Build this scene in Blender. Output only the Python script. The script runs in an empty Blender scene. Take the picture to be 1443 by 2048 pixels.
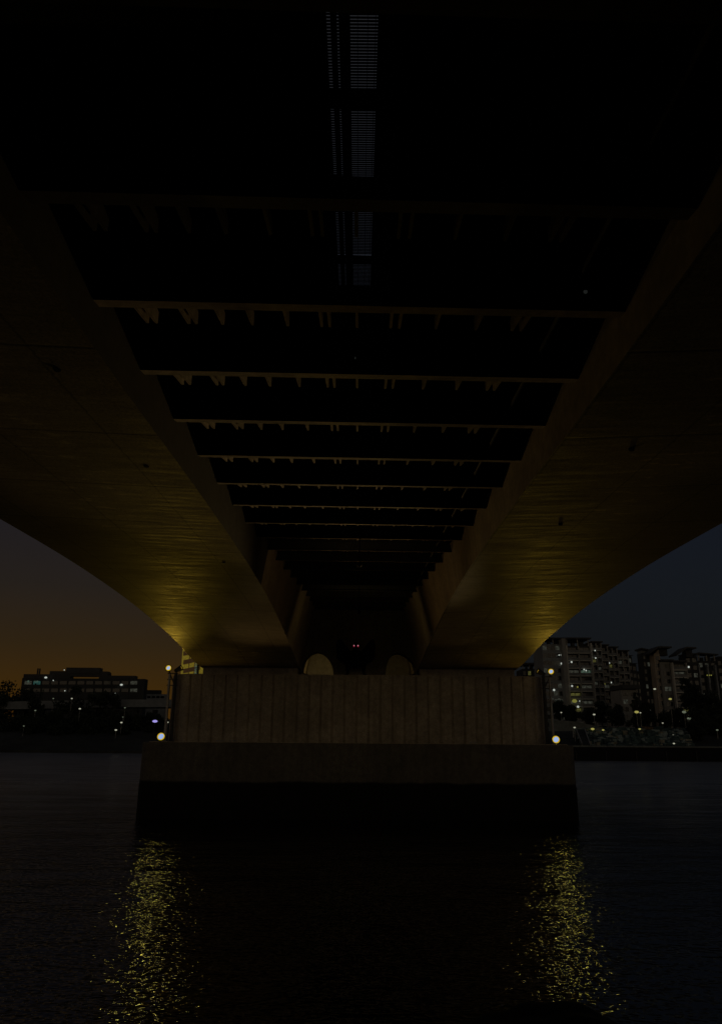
import bpy, bmesh, math, random
from mathutils import Matrix, Vector
R = math.radians
rnd = random.Random(7)
sc = bpy.context.scene
C = sc.collection

# ------------------------------------------------------------------ camera
HC = 4.0                     # eye height above the water
F = 1500.0                   # focal length in photo pixels (1443 x 2048)
PITCH, ROLL, YAW = 16.84, 0.43, 0.08
ROT = Matrix.Rotation(R(-YAW), 3, 'Z') @ Matrix.Rotation(R(90 + PITCH), 3, 'X') @ Matrix.Rotation(R(ROLL), 3, 'Z')
cam_d = bpy.data.cameras.new('camera')
cam = bpy.data.objects.new('camera', cam_d)
C.objects.link(cam)
cam_d.sensor_fit = 'VERTICAL'
cam_d.sensor_height = 24
cam_d.lens = 24 * F / 2048
cam_d.clip_start = 0.05
cam_d.clip_end = 20000
cam.matrix_world = Matrix.Translation((0, 0, HC)) @ ROT.to_4x4()
sc.camera = cam

def P(px, py, D):
    """world point at distance D along the river (plane y = D) seen at photo pixel px, py"""
    d = ROT @ Vector(((px - 721.5) / F, (1024 - py) / F, -1))
    k = D / d.y
    return Vector((d.x * k, D, HC + d.z * k))

# ------------------------------------------------------------------ materials
def lin(c):
    c /= 255.0
    return c / 12.92 if c <= 0.04045 else ((c + 0.055) / 1.055) ** 2.4
def srgb(r, g, b): return (lin(r), lin(g), lin(b))

def newmat(name):
    m = bpy.data.materials.new(name); m.use_nodes = True
    nt = m.node_tree; b = nt.nodes['Principled BSDF']
    return m, nt, b
def N(nt, t, **kw):
    n = nt.nodes.new(t)
    for k, v in kw.items():
        if k in n.inputs: n.inputs[k].default_value = v
        else: setattr(n, k, v)
    return n
def L(nt, a, b): nt.links.new(a, b)

def surf(name, col, rough=0.85, var=0.35, scale=3.0, bump=0.1, spec=0.3, metal=0.0, stretch=(1, 1, 1)):
    """plain weathered surface: two noises vary the colour, the finer one bumps it"""
    m, nt, b = newmat(name)
    tc = N(nt, 'ShaderNodeTexCoord'); mp = N(nt, 'ShaderNodeMapping')
    mp.inputs['Scale'].default_value = stretch
    L(nt, tc.outputs['Object'], mp.inputs[0])
    n1 = N(nt, 'ShaderNodeTexNoise', Scale=scale, Detail=8.0, Roughness=0.65)
    n2 = N(nt, 'ShaderNodeTexNoise', Scale=scale * 0.13, Detail=5.0, Roughness=0.6)
    L(nt, mp.outputs[0], n1.inputs['Vector']); L(nt, mp.outputs[0], n2.inputs['Vector'])
    mul = N(nt, 'ShaderNodeMath', operation='MULTIPLY'); L(nt, n1.outputs['Fac'], mul.inputs[0]); L(nt, n2.outputs['Fac'], mul.inputs[1])
    mr = N(nt, 'ShaderNodeMapRange'); mr.inputs[1].default_value = 0.12; mr.inputs[2].default_value = 0.4
    mr.inputs[3].default_value = 1 - var; mr.inputs[4].default_value = 1 + var
    L(nt, mul.outputs[0], mr.inputs[0])
    mx = N(nt, 'ShaderNodeVectorMath', operation='SCALE'); mx.inputs[0].default_value = col
    L(nt, mr.outputs[0], mx.inputs['Scale']); L(nt, mx.outputs[0], b.inputs['Base Color'])
    b.inputs['Roughness'].default_value = rough; b.inputs['Specular IOR Level'].default_value = spec
    b.inputs['Metallic'].default_value = metal
    if bump:
        bp = N(nt, 'ShaderNodeBump', Strength=bump, Distance=0.02); L(nt, n1.outputs['Fac'], bp.inputs['Height'])
        L(nt, bp.outputs[0], b.inputs['Normal'])
    return m

def glow(name, col, strength=1.0, base=(0.02, 0.02, 0.02), var=0.0):
    m, nt, b = newmat(name)
    b.inputs['Base Color'].default_value = (*base, 1)
    b.inputs['Emission Color'].default_value = (*col, 1)
    b.inputs['Emission Strength'].default_value = strength
    b.inputs['Roughness'].default_value = 0.4
    if var:
        tc = N(nt, 'ShaderNodeTexCoord'); n = N(nt, 'ShaderNodeTexNoise', Scale=1.3, Detail=3.0)
        L(nt, tc.outputs['Object'], n.inputs['Vector'])
        mr = N(nt, 'ShaderNodeMapRange'); mr.inputs[1].default_value = .35; mr.inputs[2].default_value = .65
        mr.inputs[3].default_value = strength * (1 - var); mr.inputs[4].default_value = strength * (1 + var)
        L(nt, n.outputs['Fac'], mr.inputs[0]); L(nt, mr.outputs[0], b.inputs['Emission Strength'])
    return m

def soffit_concrete(name, col, streak=True):
    """board-marked concrete: streaks across the bridge, cross joints, rust and lime patches, fine grain"""
    m, nt, b = newmat(name)
    tc = N(nt, 'ShaderNodeTexCoord')
    mp = N(nt, 'ShaderNodeMapping'); mp.inputs['Scale'].default_value = (0.9, 7.0, 5.0)
    L(nt, tc.outputs['Object'], mp.inputs[0])
    st = N(nt, 'ShaderNodeTexNoise', Scale=1.6, Detail=9.0, Roughness=0.7); L(nt, mp.outputs[0], st.inputs['Vector'])
    big = N(nt, 'ShaderNodeTexNoise', Scale=0.35, Detail=5.0, Roughness=0.6); L(nt, tc.outputs['Object'], big.inputs['Vector'])
    mid = N(nt, 'ShaderNodeTexNoise', Scale=.8, Detail=6.0, Roughness=0.7); L(nt, mp.outputs[0], mid.inputs['Vector'])
    fine = N(nt, 'ShaderNodeTexNoise', Scale=22.0, Detail=3.0, Roughness=0.8); L(nt, tc.outputs['Object'], fine.inputs['Vector'])
    # bright lime streaks where big*streak is high
    pr = N(nt, 'ShaderNodeMath', operation='MULTIPLY'); L(nt, st.outputs['Fac'], pr.inputs[0]); L(nt, mid.outputs['Fac'], pr.inputs[1])
    mr = N(nt, 'ShaderNodeMapRange'); mr.inputs[1].default_value = .18; mr.inputs[2].default_value = .36
    mr.inputs[3].default_value = .92; mr.inputs[4].default_value = 1.12; L(nt, pr.outputs[0], mr.inputs[0])
    mr2 = N(nt, 'ShaderNodeMapRange'); mr2.inputs[1].default_value = .3; mr2.inputs[2].default_value = .7
    mr2.inputs[3].default_value = .7; mr2.inputs[4].default_value = 1.35; L(nt, big.outputs['Fac'], mr2.inputs[0])
    mr3 = N(nt, 'ShaderNodeMapRange'); mr3.inputs[1].default_value = .3; mr3.inputs[2].default_value = .7
    mr3.inputs[3].default_value = .5; mr3.inputs[4].default_value = 1.5; L(nt, fine.outputs['Fac'], mr3.inputs[0])
    # joints: every 3 m along and one line down the middle of the soffit
    sp = N(nt, 'ShaderNodeSeparateXYZ'); L(nt, tc.outputs['Object'], sp.inputs[0])
    def joint(out, pitch, off, w):
        a = N(nt, 'ShaderNodeMath', operation='ADD'); a.inputs[1].default_value = off; L(nt, out, a.inputs[0])
        d = N(nt, 'ShaderNodeMath', operation='PINGPONG'); d.inputs[1].default_value = pitch / 2; L(nt, a.outputs[0], d.inputs[0])
        g = N(nt, 'ShaderNodeMapRange'); g.inputs[1].default_value = 0; g.inputs[2].default_value = w
        g.inputs[3].default_value = .35; g.inputs[4].default_value = 1; L(nt, d.outputs[0], g.inputs[0])
        return g.outputs[0]
    wob = N(nt, 'ShaderNodeMath', operation='MULTIPLY_ADD'); wob.inputs[1].default_value = 0.12
    L(nt, mid.outputs['Fac'], wob.inputs[0]); L(nt, sp.outputs['X'], wob.inputs[2])
    j1 = joint(sp.outputs['Y'], 3.05, 0.7, .05); j2 = joint(wob.outputs[0], 1.9, .35, .03)
    # lime dashes where the deck drains run down the middle of the soffit
    ax = N(nt, 'ShaderNodeMath', operation='ABSOLUTE'); L(nt, sp.outputs['X'], ax.inputs[0])
    cx_ = N(nt, 'ShaderNodeMath', operation='SUBTRACT'); cx_.inputs[1].default_value = 5.7; L(nt, ax.outputs[0], cx_.inputs[0])
    ac = N(nt, 'ShaderNodeMath', operation='ABSOLUTE'); L(nt, cx_.outputs[0], ac.inputs[0])
    bd = N(nt, 'ShaderNodeMapRange'); bd.inputs[1].default_value = .2; bd.inputs[2].default_value = 1.5; bd.inputs[3].default_value = 1; bd.inputs[4].default_value = 0; L(nt, ac.outputs[0], bd.inputs[0])
    mpd = N(nt, 'ShaderNodeMapping'); mpd.inputs['Scale'].default_value = (1.6, 5.0, 1); L(nt, tc.outputs['Object'], mpd.inputs[0])
    dn = N(nt, 'ShaderNodeTexNoise', Scale=1.0, Detail=4.0, Roughness=.6); L(nt, mpd.outputs[0], dn.inputs['Vector'])
    dt = N(nt, 'ShaderNodeMapRange'); dt.inputs[1].default_value = .56; dt.inputs[2].default_value = .66; dt.inputs[3].default_value = 0; dt.inputs[4].default_value = 1.1; L(nt, dn.outputs['Fac'], dt.inputs[0])
    dm = N(nt, 'ShaderNodeMath', operation='MULTIPLY'); L(nt, bd.outputs[0], dm.inputs[0]); L(nt, dt.outputs[0], dm.inputs[1])
    bm_ = N(nt, 'ShaderNodeMath', operation='MULTIPLY'); L(nt, dm.outputs[0], bm_.inputs[0]); L(nt, big.outputs['Fac'], bm_.inputs[1])
    ad_ = N(nt, 'ShaderNodeMath', operation='MULTIPLY_ADD'); ad_.inputs[1].default_value = 1.8; L(nt, bm_.outputs[0], ad_.inputs[0]); L(nt, mr.outputs[0], ad_.inputs[2])
    cur = ad_.outputs[0]
    for o in (mr2.outputs[0], mr3.outputs[0], j1, j2):
        q = N(nt, 'ShaderNodeMath', operation='MULTIPLY'); L(nt, cur, q.inputs[0]); L(nt, o, q.inputs[1]); cur = q.outputs[0]
    mx = N(nt, 'ShaderNodeVectorMath', operation='SCALE'); mx.inputs[0].default_value = col
    L(nt, cur, mx.inputs['Scale']); L(nt, mx.outputs[0], b.inputs['Base Color'])
    rr = N(nt, 'ShaderNodeMapRange'); rr.inputs[1].default_value = .35; rr.inputs[2].default_value = .65
    rr.inputs[3].default_value = .85; rr.inputs[4].default_value = .58; L(nt, mid.outputs['Fac'], rr.inputs[0])
    L(nt, rr.outputs[0], b.inputs['Roughness']); b.inputs['Specular IOR Level'].default_value = .35
    hs = N(nt, 'ShaderNodeMath', operation='MULTIPLY_ADD'); hs.inputs[1].default_value = .6
    L(nt, st.outputs['Fac'], hs.inputs[0]); L(nt, fine.outputs['Fac'], hs.inputs[2])
    bp = N(nt, 'ShaderNodeBump', Strength=.045, Distance=.03); L(nt, hs.outputs[0], bp.inputs['Height'])
    bp2 = N(nt, 'ShaderNodeBump', Strength=.12, Distance=.03); L(nt, j1, bp2.inputs['Height']); L(nt, bp.outputs[0], bp2.inputs['Normal'])
    L(nt, bp2.outputs[0], b.inputs['Normal'])
    return m

M = {}
M['girder'] = soffit_concrete('board_marked_concrete', (.30, .255, .19))
M['deck'] = surf('dark_deck', (.018, .017, .016), var=.4, scale=4)  # dark tone, also painted as shade on unlit beam faces
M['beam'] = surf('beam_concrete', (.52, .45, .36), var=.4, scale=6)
M['beam_dimmed'] = surf('beam_concrete_dimmed', (.36, .29, .22), var=.4, scale=6)
M['beam_shaded'] = surf('beam_concrete_shaded', (.06, .05, .04), var=.4, scale=6)  # darker beam copies carry the light falloff in their colour
M['web_shaded'] = surf('shaded_web_concrete', (.05, .042, .03), var=.35, scale=5)  # web concrete with the shade put into its colour
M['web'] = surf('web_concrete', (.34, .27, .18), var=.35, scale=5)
M['steel'] = surf('galvanised_steel', (.30, .30, .30), rough=.45, var=.25, scale=12, metal=.7)
M['dark_steel'] = surf('dark_steel', (.05, .05, .05), rough=.5, var=.3, scale=12, metal=.4)
M['wing'] = surf('black_hide', (.006, .006, .008), rough=.8, var=.3, scale=8, spec=.1)
M['rock'] = surf('wet_rock', (.008, .008, .007), rough=.8, var=.5, scale=3, bump=.8)
M['wall_pale'] = surf('pale_render', (.32, .32, .30), var=.25, scale=.8, bump=0)
M['wall_cream'] = surf('cream_render', (.50, .43, .34), var=.2, scale=.8, bump=0)
M['wall_grey'] = surf('grey_render', (.27, .29, .30), var=.25, scale=.8, bump=0)
M['wall_dark'] = surf('dark_render', (.05, .053, .053), var=.3, scale=.8, bump=0)
M['roofm'] = surf('roof_sheet', (.07, .07, .07), var=.2, scale=1, bump=0)
M['slab'] = surf('balcony_slab', (.55, .54, .48), var=.15, scale=1, bump=0)
M['rail'] = surf('balcony_rail', (.22, .23, .23), var=.3, scale=3, bump=0)
M['pane'] = surf('dark_glass', (.015, .018, .02), rough=.15, var=.3, scale=1, bump=0, spec=.6)
M['curtain'] = surf('curtained_glass', (.28, .28, .25), rough=.5, var=.6, scale=1.2, bump=0)
M['leaf'] = surf('foliage', (.035, .045, .025), var=.6, scale=2, bump=0)
M['leaf2'] = surf('foliage_light', (.06, .07, .04), var=.6, scale=2, bump=0)
M['bark'] = surf('bark', (.06, .05, .04), var=.4, scale=5)
M['soil'] = surf('ground', (.05, .05, .04), var=.5, scale=.5)
M['asphalt'] = surf('asphalt', (.05, .05, .05), var=.3, scale=2)
M['quay'] = surf('quay_wall', (.012, .012, .012), var=.5, scale=1)
M['quaytop'] = surf('quay_cap', (.20, .22, .20), var=.4, scale=1)
M['stone_a'] = surf('pale_green_stone', (.34, .42, .40), var=.5, scale=1)
M['stone_b'] = surf('dark_green_stone', (.09, .14, .14), var=.5, scale=1)
M['stone_c'] = surf('tan_stone', (.36, .34, .25), var=.5, scale=1)
M['brownwall'] = surf('brown_wall', (.19, .13, .07), var=.5, scale=.6)
M['lens'] = glow('lamp_lens', srgb(150, 176, 225), 1.0)
M['halo'] = glow('lamp_halo_glow', (.55, .36, .01), 1.0)  # glowing ring stands for the bloom around the lamps
M['eye'] = glow('red_eye', (.22, .01, .025), 1.0)
M['eyehot'] = glow('pink_eye_core', (.6, .25, .3), 1.0)
M['w_white'] = glow('white_light', (.42, .45, .40), 1.0)
M['w_yel'] = glow('yellow_light', (.16, .155, .03), 1.0)
M['w_yeldim'] = glow('dim_yellow_window', (.05, .048, .012), 1.0, var=.6)
M['w_green'] = glow('green_window', (.035, .055, .04), 1.0, var=.6)
M['w_teal'] = glow('teal_window', (.010, .04, .035), 1.0, var=.5)
M['w_faint'] = glow('faint_window', (.020, .021, .016), 1.0, var=.7)
M['w_purple'] = glow('violet_light', (.35, .30, .75), 1.0)
M['tower_lit'] = glow('lit_tower_floor', (.115, .085, .008), 1.0, var=.25)
M['tower_band'] = glow('tower_band', (.020, .009, .003), 1.0)
M['lamp_globe'] = glow('street_lamp_globe', (.36, .36, .27), 1.0)
M['lamp_globe_y'] = glow('yellow_street_lamp_globe', (.30, .27, .07), 1.0)
M['lamp_dim'] = glow('dim_street_lamp_globe', (.10, .115, .08), 1.0)
M['bulkhead'] = glow('bulkhead', (.010, .011, .010), 1.0)

# shaft concrete and tide-marked footing
def pier_mat(name, col, tide):
    m = surf(name, col, var=.3, scale=4, bump=.25)
    nt = m.node_tree; b = nt.nodes['Principled BSDF']
    src = b.inputs['Base Color'].links[0].from_socket
    tc = N(nt, 'ShaderNodeTexCoord'); sp = N(nt, 'ShaderNodeSeparateXYZ'); L(nt, tc.outputs['Object'], sp.inputs[0])
    fine = N(nt, 'ShaderNodeTexNoise', Scale=26.0, Detail=3.0, Roughness=.8); L(nt, tc.outputs['Object'], fine.inputs['Vector'])
    g = N(nt, 'ShaderNodeMapRange'); g.inputs[1].default_value = .3; g.inputs[2].default_value = .7
    g.inputs[3].default_value = .6; g.inputs[4].default_value = 1.4; L(nt, fine.outputs['Fac'], g.inputs[0])
    v = N(nt, 'ShaderNodeVectorMath', operation='SCALE'); L(nt, src, v.inputs[0]); L(nt, g.outputs[0], v.inputs['Scale']); src = v.outputs[0]
    # rain streaks
    mp = N(nt, 'ShaderNodeMapping'); mp.inputs['Scale'].default_value = (3.5, 3.5, .12); L(nt, tc.outputs['Object'], mp.inputs[0])
    sn = N(nt, 'ShaderNodeTexNoise', Scale=1.0, Detail=5.0); L(nt, mp.outputs[0], sn.inputs['Vector'])
    g2 = N(nt, 'ShaderNodeMapRange'); g2.inputs[1].default_value = .35; g2.inputs[2].default_value = .65
    g2.inputs[3].default_value = .9; g2.inputs[4].default_value = 1.08; L(nt, sn.outputs['Fac'], g2.inputs[0])
    v2 = N(nt, 'ShaderNodeVectorMath', operation='SCALE'); L(nt, src, v2.inputs[0]); L(nt, g2.outputs[0], v2.inputs['Scale']); src = v2.outputs[0]
    if tide:
        w = N(nt, 'ShaderNodeTexNoise', Scale=.8, Detail=5.0); L(nt, tc.outputs['Object'], w.inputs['Vector'])
        a = N(nt, 'ShaderNodeMath', operation='MULTIPLY_ADD'); a.inputs[1].default_value = .22; L(nt, w.outputs['Fac'], a.inputs[0]); L(nt, sp.outputs['Z'], a.inputs[2])
        r = N(nt, 'ShaderNodeMapRange'); r.inputs[1].default_value = tide; r.inputs[2].default_value = tide + .12
        r.inputs[3].default_value = .07; r.inputs[4].default_value = 1; L(nt, a.outputs[0], r.inputs[0])
        v3 = N(nt, 'ShaderNodeVectorMath', operation='SCALE'); L(nt, src, v3.inputs[0]); L(nt, r.outputs[0], v3.inputs['Scale']); src = v3.outputs[0]
    L(nt, src, b.inputs['Base Color'])
    return m
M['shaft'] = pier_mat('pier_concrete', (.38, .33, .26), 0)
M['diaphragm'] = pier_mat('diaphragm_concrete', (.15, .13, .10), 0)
M['footing'] = pier_mat('footing_concrete', (.13, .12, .098), 1.86)

# water
def water_mat():
    m, nt, b = newmat('river_water')
    b.inputs['Base Color'].default_value = (.004, .006, .006, 1)
    b.inputs['Roughness'].default_value = .06
    b.inputs['IOR'].default_value = 1.42
    tc = N(nt, 'ShaderNodeTexCoord')
    sr = N(nt, 'ShaderNodeSeparateXYZ'); L(nt, tc.outputs['Object'], sr.inputs[0])
    rf = N(nt, 'ShaderNodeMapRange'); rf.inputs[1].default_value = 40; rf.inputs[2].default_value = 80; rf.inputs[3].default_value = .02; rf.inputs[4].default_value = .28
    L(nt, sr.outputs['Y'], rf.inputs[0]); L(nt, rf.outputs[0], b.inputs['Roughness'])
    def mrange(src, a, b_, c, d):
        m_ = N(nt, 'ShaderNodeMapRange'); m_.interpolation_type = 'SMOOTHSTEP'
        for k, v_ in zip((1, 2, 3, 4), (a, b_, c, d)): m_.inputs[k].default_value = v_
        L(nt, src, m_.inputs[0]); return m_.outputs[0]
    ab = N(nt, 'ShaderNodeMath', operation='ABSOLUTE'); L(nt, sr.outputs['X'], ab.inputs[0])
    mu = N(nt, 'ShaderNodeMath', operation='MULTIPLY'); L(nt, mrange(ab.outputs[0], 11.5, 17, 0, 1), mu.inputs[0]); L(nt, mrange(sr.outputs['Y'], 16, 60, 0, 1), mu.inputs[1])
    sky_sheen = N(nt, 'ShaderNodeMix', data_type='RGBA'); L(nt, mu.outputs[0], sky_sheen.inputs['Factor'])  # sky reflection on far water, put into the base colour
    sky_sheen.inputs['A'].default_value = (.004, .006, .006, 1); sky_sheen.inputs['B'].default_value = (.27, .26, .25, 1)
    mpw = N(nt, 'ShaderNodeMapping'); mpw.inputs['Scale'].default_value = (.10, .55, 1); L(nt, tc.outputs['Object'], mpw.inputs[0])
    nw = N(nt, 'ShaderNodeTexNoise', Scale=1.0, Detail=6.0, Roughness=.75); L(nt, mpw.outputs[0], nw.inputs['Vector'])
    vs_ = N(nt, 'ShaderNodeVectorMath', operation='SCALE'); L(nt, sky_sheen.outputs['Result'], vs_.inputs[0]); L(nt, mrange(nw.outputs['Fac'], .36, .64, .35, 1.5), vs_.inputs['Scale'])
    L(nt, vs_.outputs[0], b.inputs['Base Color'])
    def wave(sx, sy, scale, detail, rough, dist, strength, prev):
        mp = N(nt, 'ShaderNodeMapping'); mp.inputs['Scale'].default_value = (sx, sy, 1); mp.inputs['Rotation'].default_value = (0, 0, R(6))
        L(nt, tc.outputs['Object'], mp.inputs[0])
        n = N(nt, 'ShaderNodeTexNoise', Scale=scale, Detail=detail, Roughness=rough); L(nt, mp.outputs[0], n.inputs['Vector'])
        bp = N(nt, 'ShaderNodeBump', Strength=strength, Distance=dist)
        fd = N(nt, 'ShaderNodeMapRange'); fd.inputs[1].default_value = 35; fd.inputs[2].default_value = 130; fd.inputs[3].default_value = dist; fd.inputs[4].default_value = dist * .45
        sy_ = N(nt, 'ShaderNodeSeparateXYZ'); L(nt, tc.outputs['Object'], sy_.inputs[0]); L(nt, sy_.outputs['Y'], fd.inputs[0]); L(nt, fd.outputs[0], bp.inputs['Distance']); L(nt, n.outputs['Fac'], bp.inputs['Height'])
        if prev: L(nt, prev.outputs[0], bp.inputs['Normal'])
        return bp
    w = wave(.5, 1.0, .35, 2.0, .5, .20, 1.0, None)
    w = wave(.6, 1.0, 2.0, 2.0, .5, .048, 1.0, w)
    w = wave(.7, 1.0, 5.0, 1.0, .5, .034, 1.0, w)
    w = wave(.85, 1.0, 12.0, 0.0, .5, .016, 1.0, w)
    L(nt, w.outputs[0], b.inputs['Normal'])
    return m
M['water'] = water_mat()

# ------------------------------------------------------------------ mesh helpers
def box(bm, x0, x1, y0, y1, z0, z1, shear=0.0):
    vs = [bm.verts.new((x, y + shear * x, z)) for x in (x0, x1) for y in (y0, y1) for z in (z0, z1)]
    for f in ((0, 1, 3, 2), (4, 6, 7, 5), (0, 4, 5, 1), (2, 3, 7, 6), (0, 2, 6, 4), (1, 5, 7, 3)):
        bm.faces.new([vs[i] for i in f])
    return vs
def tube(bm, p, q, r0, r1=None, n=10):
    r1 = r0 if r1 is None else r1
    p, q = Vector(p), Vector(q); d = (q - p).normalized()
    a = d.orthogonal().normalized(); b = d.cross(a)
    A = [bm.verts.new(p + r0 * (a * math.cos(2 * math.pi * i / n) + b * math.sin(2 * math.pi * i / n))) for i in range(n)]
    B = [bm.verts.new(q + r1 * (a * math.cos(2 * math.pi * i / n) + b * math.sin(2 * math.pi * i / n))) for i in range(n)]
    for i in range(n):
        bm.faces.new((A[i], A[(i + 1) % n], B[(i + 1) % n], B[i]))
    bm.faces.new(A[::-1]); bm.faces.new(B)
def ball(bm, c, r, sx=1, sy=1, sz=1, u=12, v=8):
    mt = Matrix.Translation(Vector(c)) @ Matrix.Diagonal((r * sx, r * sy, r * sz, 1))
    bmesh.ops.create_uvsphere(bm, u_segments=u, v_segments=v, radius=1, matrix=mt)
def prism(bm, pts, z0, z1):
    lo = [bm.verts.new((x, y, z0)) for x, y in pts]; hi = [bm.verts.new((x, y, z1)) for x, y in pts]
    n = len(pts)
    for i in range(n): bm.faces.new((lo[i], lo[(i + 1) % n], hi[(i + 1) % n], hi[i]))
    bm.faces.new(lo[::-1]); bm.faces.new(hi)
def loft(bm, rings, close=True, caps=True):
    R_ = [[bm.verts.new(p) for p in r] for r in rings]; n = len(rings[0])
    for a, b in zip(R_, R_[1:]):
        for i in range(n if close else n - 1):
            j = (i + 1) % n
            bm.faces.new((a[i], a[j], b[j], b[i]))
    if caps: bm.faces.new(R_[0][::-1]); bm.faces.new(R_[-1])
def obj(name, bm, mat, parent=None, smooth=False, bevel=0):
    bmesh.ops.recalc_face_normals(bm, faces=bm.faces)
    me = bpy.data.meshes.new(name); bm.to_mesh(me); bm.free()
    mats = mat if isinstance(mat, (list, tuple)) else [mat]
    for k in mats: me.materials.append(M[k])
    if smooth:
        for p in me.polygons: p.use_smooth = True
    o = bpy.data.objects.new(name, me); C.objects.link(o)
    if parent: o.parent = parent; o.matrix_parent_inverse = Matrix.Translation(-parent.location)
    if bevel:
        md = o.modifiers.new('bevel', 'BEVEL'); md.width = bevel; md.segments = 2; md.limit_method = 'ANGLE'
    return o
def B(): return bmesh.new()
def tag(o, label=None, cat=None, group=None, kind=None):
    if label: o['label'] = label
    if cat: o['category'] = cat
    if group: o['group'] = group
    if kind: o['kind'] = kind
    return o
def thing(name, label, cat, loc=(0, 0, 0), group=None):
    o = bpy.data.objects.new(name, None); C.objects.link(o); o.location = loc
    o.empty_display_size = .2
    return tag(o, label, cat, group)
def copy_part(src, parent, offset):
    c = src.copy(); C.objects.link(c); c.parent = parent
    c.matrix_parent_inverse = Matrix.Translation(-parent.location)
    c.location = Vector(src.location) + Vector(offset)
    return c

# ------------------------------------------------------------------ water and ground
bm = B()
vs = [bm.verts.new(p) for p in ((-4000, -400, 0), (4000, -400, 0), (4000, 9000, 0), (-4000, 9000, 0))]
bm.faces.new(vs)
tag(obj('water', bm, 'water'), kind='structure')

bm = B(); box(bm, -300, 300, -300, -4.5, -3, 2.35)
tag(obj('ground', bm, 'soil'), kind='structure')
# far bank, right: quay at y = 165
def prof_ground(name, x0, x1, prof, mat):
    bm = B(); n = 60; rings = []
    for i in range(n + 1):
        x = x0 + (x1 - x0) * i / n
        rings.append([(x, y, z + (0 if (z < 3 or k == 0) else rnd.uniform(-.25, .25))) for k, (y, z) in enumerate(prof)])
    R_ = [[bm.verts.new(p) for p in r] for r in rings]
    for a, b in zip(R_, R_[1:]):
        for i in range(len(prof) - 1): bm.faces.new((a[i], a[i + 1], b[i + 1], b[i]))
    return tag(obj(name, bm, mat), kind='structure')
prof_ground('riverbank', -2, 900, [(165.6, -2), (165.6, 2.3), (173, 2.4), (176, 3.0), (181, 3.4), (192, 6.2), (215, 6.6), (420, 7.5), (900, 9), (3000, 9)], 'soil')
prof_ground('riverbank', -900, -2.5, [(204, -2), (205, .6), (214, 3.4), (232, 6.5), (300, 9), (900, 12), (3000, 12)], 'soil')

# ------------------------------------------------------------------ bridge
SK = 0.026                                    # the cross members run slightly askew
def crom(pts, x):
    if x <= pts[0][0]: return pts[0][1]
    if x >= pts[-1][0]: return pts[-1][1]
    for i in range(len(pts) - 1):
        if pts[i][0] <= x <= pts[i + 1][0]:
            x0, y0 = pts[i]; x1, y1 = pts[i + 1]; h = x1 - x0; t = (x - x0) / h
            m0 = (y1 - pts[i - 1][1]) / (x1 - pts[i - 1][0]) if i else (y1 - y0) / h
            m1 = (pts[i + 2][1] - y0) / (pts[i + 2][0] - x0) if i + 2 < len(pts) else (y1 - y0) / h
            return (2*t**3 - 3*t*t + 1) * y0 + (t**3 - 2*t*t + t) * h * m0 + (-2*t**3 + 3*t*t) * y1 + (t**3 - t*t) * h * m1
PC = 45.3                                     # pier centre line
SP = [(-46, 4.6), (0, 4.6), (9, 4.70), (15, 4.90), (22, 5.02), (27, 4.95), (31, 4.78), (35, 4.50), (38, 4.28), (41, 4.00), (43, 3.88), (45.3, 3.84)]
def soff(D):
    if D > PC: D = 2 * PC - D
    if D < 4: D = 4 if D > -5 else D
    return HC + crom(SP, D)
def beamH(D): return HC + 4.75 + .057 * min(max(D, 0), 44)
DK = .32
YS = [-46 + 2 * i for i in range(24)] + [2 + .8 * i for i in range(52)] + [43.6, 44.5, 45.3, 46.2, 47.1] + [48 + 1.6 * i for i in range(98)]
YS = sorted(set(round(y, 3) for y in YS))
bridge = thing('road_bridge', 'long concrete road bridge seen from below, two haunched girders joined by dark cross beams', 'bridge', (0, PC, HC))
def lean(y):
    if y > PC: y = 2 * PC - y
    t = min(1, max(0, (y - 14) / 27)); return t * t * (3 - 2 * t)
def girder(s):
    W = 3.35; wo = 9.06
    bm = B(); rings = []
    for y in YS:
        d = beamH(y) + DK; q = soff(y)
        up = .24 * min(1, max(0, abs(y - PC) - 1.5) / 8)
        ring = [(W, q), (wo - .06, q + up), (wo, q + up + .06), (wo + .35, d - .3), (11.2, d + .25), (11.2, d + .75), (W - .95 * lean(y), d + .75)]
        rings.append([(s * x, y, z) for x, z in ring])
    loft(bm, rings)
    o = obj('girder', bm, ['girder', 'web_shaded' if s < 0 else 'web', 'web'], bridge)  # near half of the left web is painted in shade
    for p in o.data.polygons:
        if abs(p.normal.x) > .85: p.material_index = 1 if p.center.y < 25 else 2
    return o
gl = girder(-1); gr = girder(1)
gl['label'] = 'left concrete box girder washed with yellow light'
gr['label'] = 'right concrete box girder washed with yellow light'

for px, py in ((115, 740), (293, 933), (447, 1125), (1262, 900), (1120, 1050)):
    d = (P(px, py, 1) - Vector((0, 0, HC))); D = 10.0
    for _ in range(60): D = .5 * D + .5 * (soff(D) + (.1 if abs(d.x) * D > 6 else .02) - HC) / d.z
    c0 = Vector((d.x * D, D, HC + d.z * D)); bm = B()
    tube(bm, c0 - Vector((0, 0, .006)), c0 + Vector((0, 0, .12)), .05, .05, 12)
    obj('drain_pipe', bm, 'wing', bridge)
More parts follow.
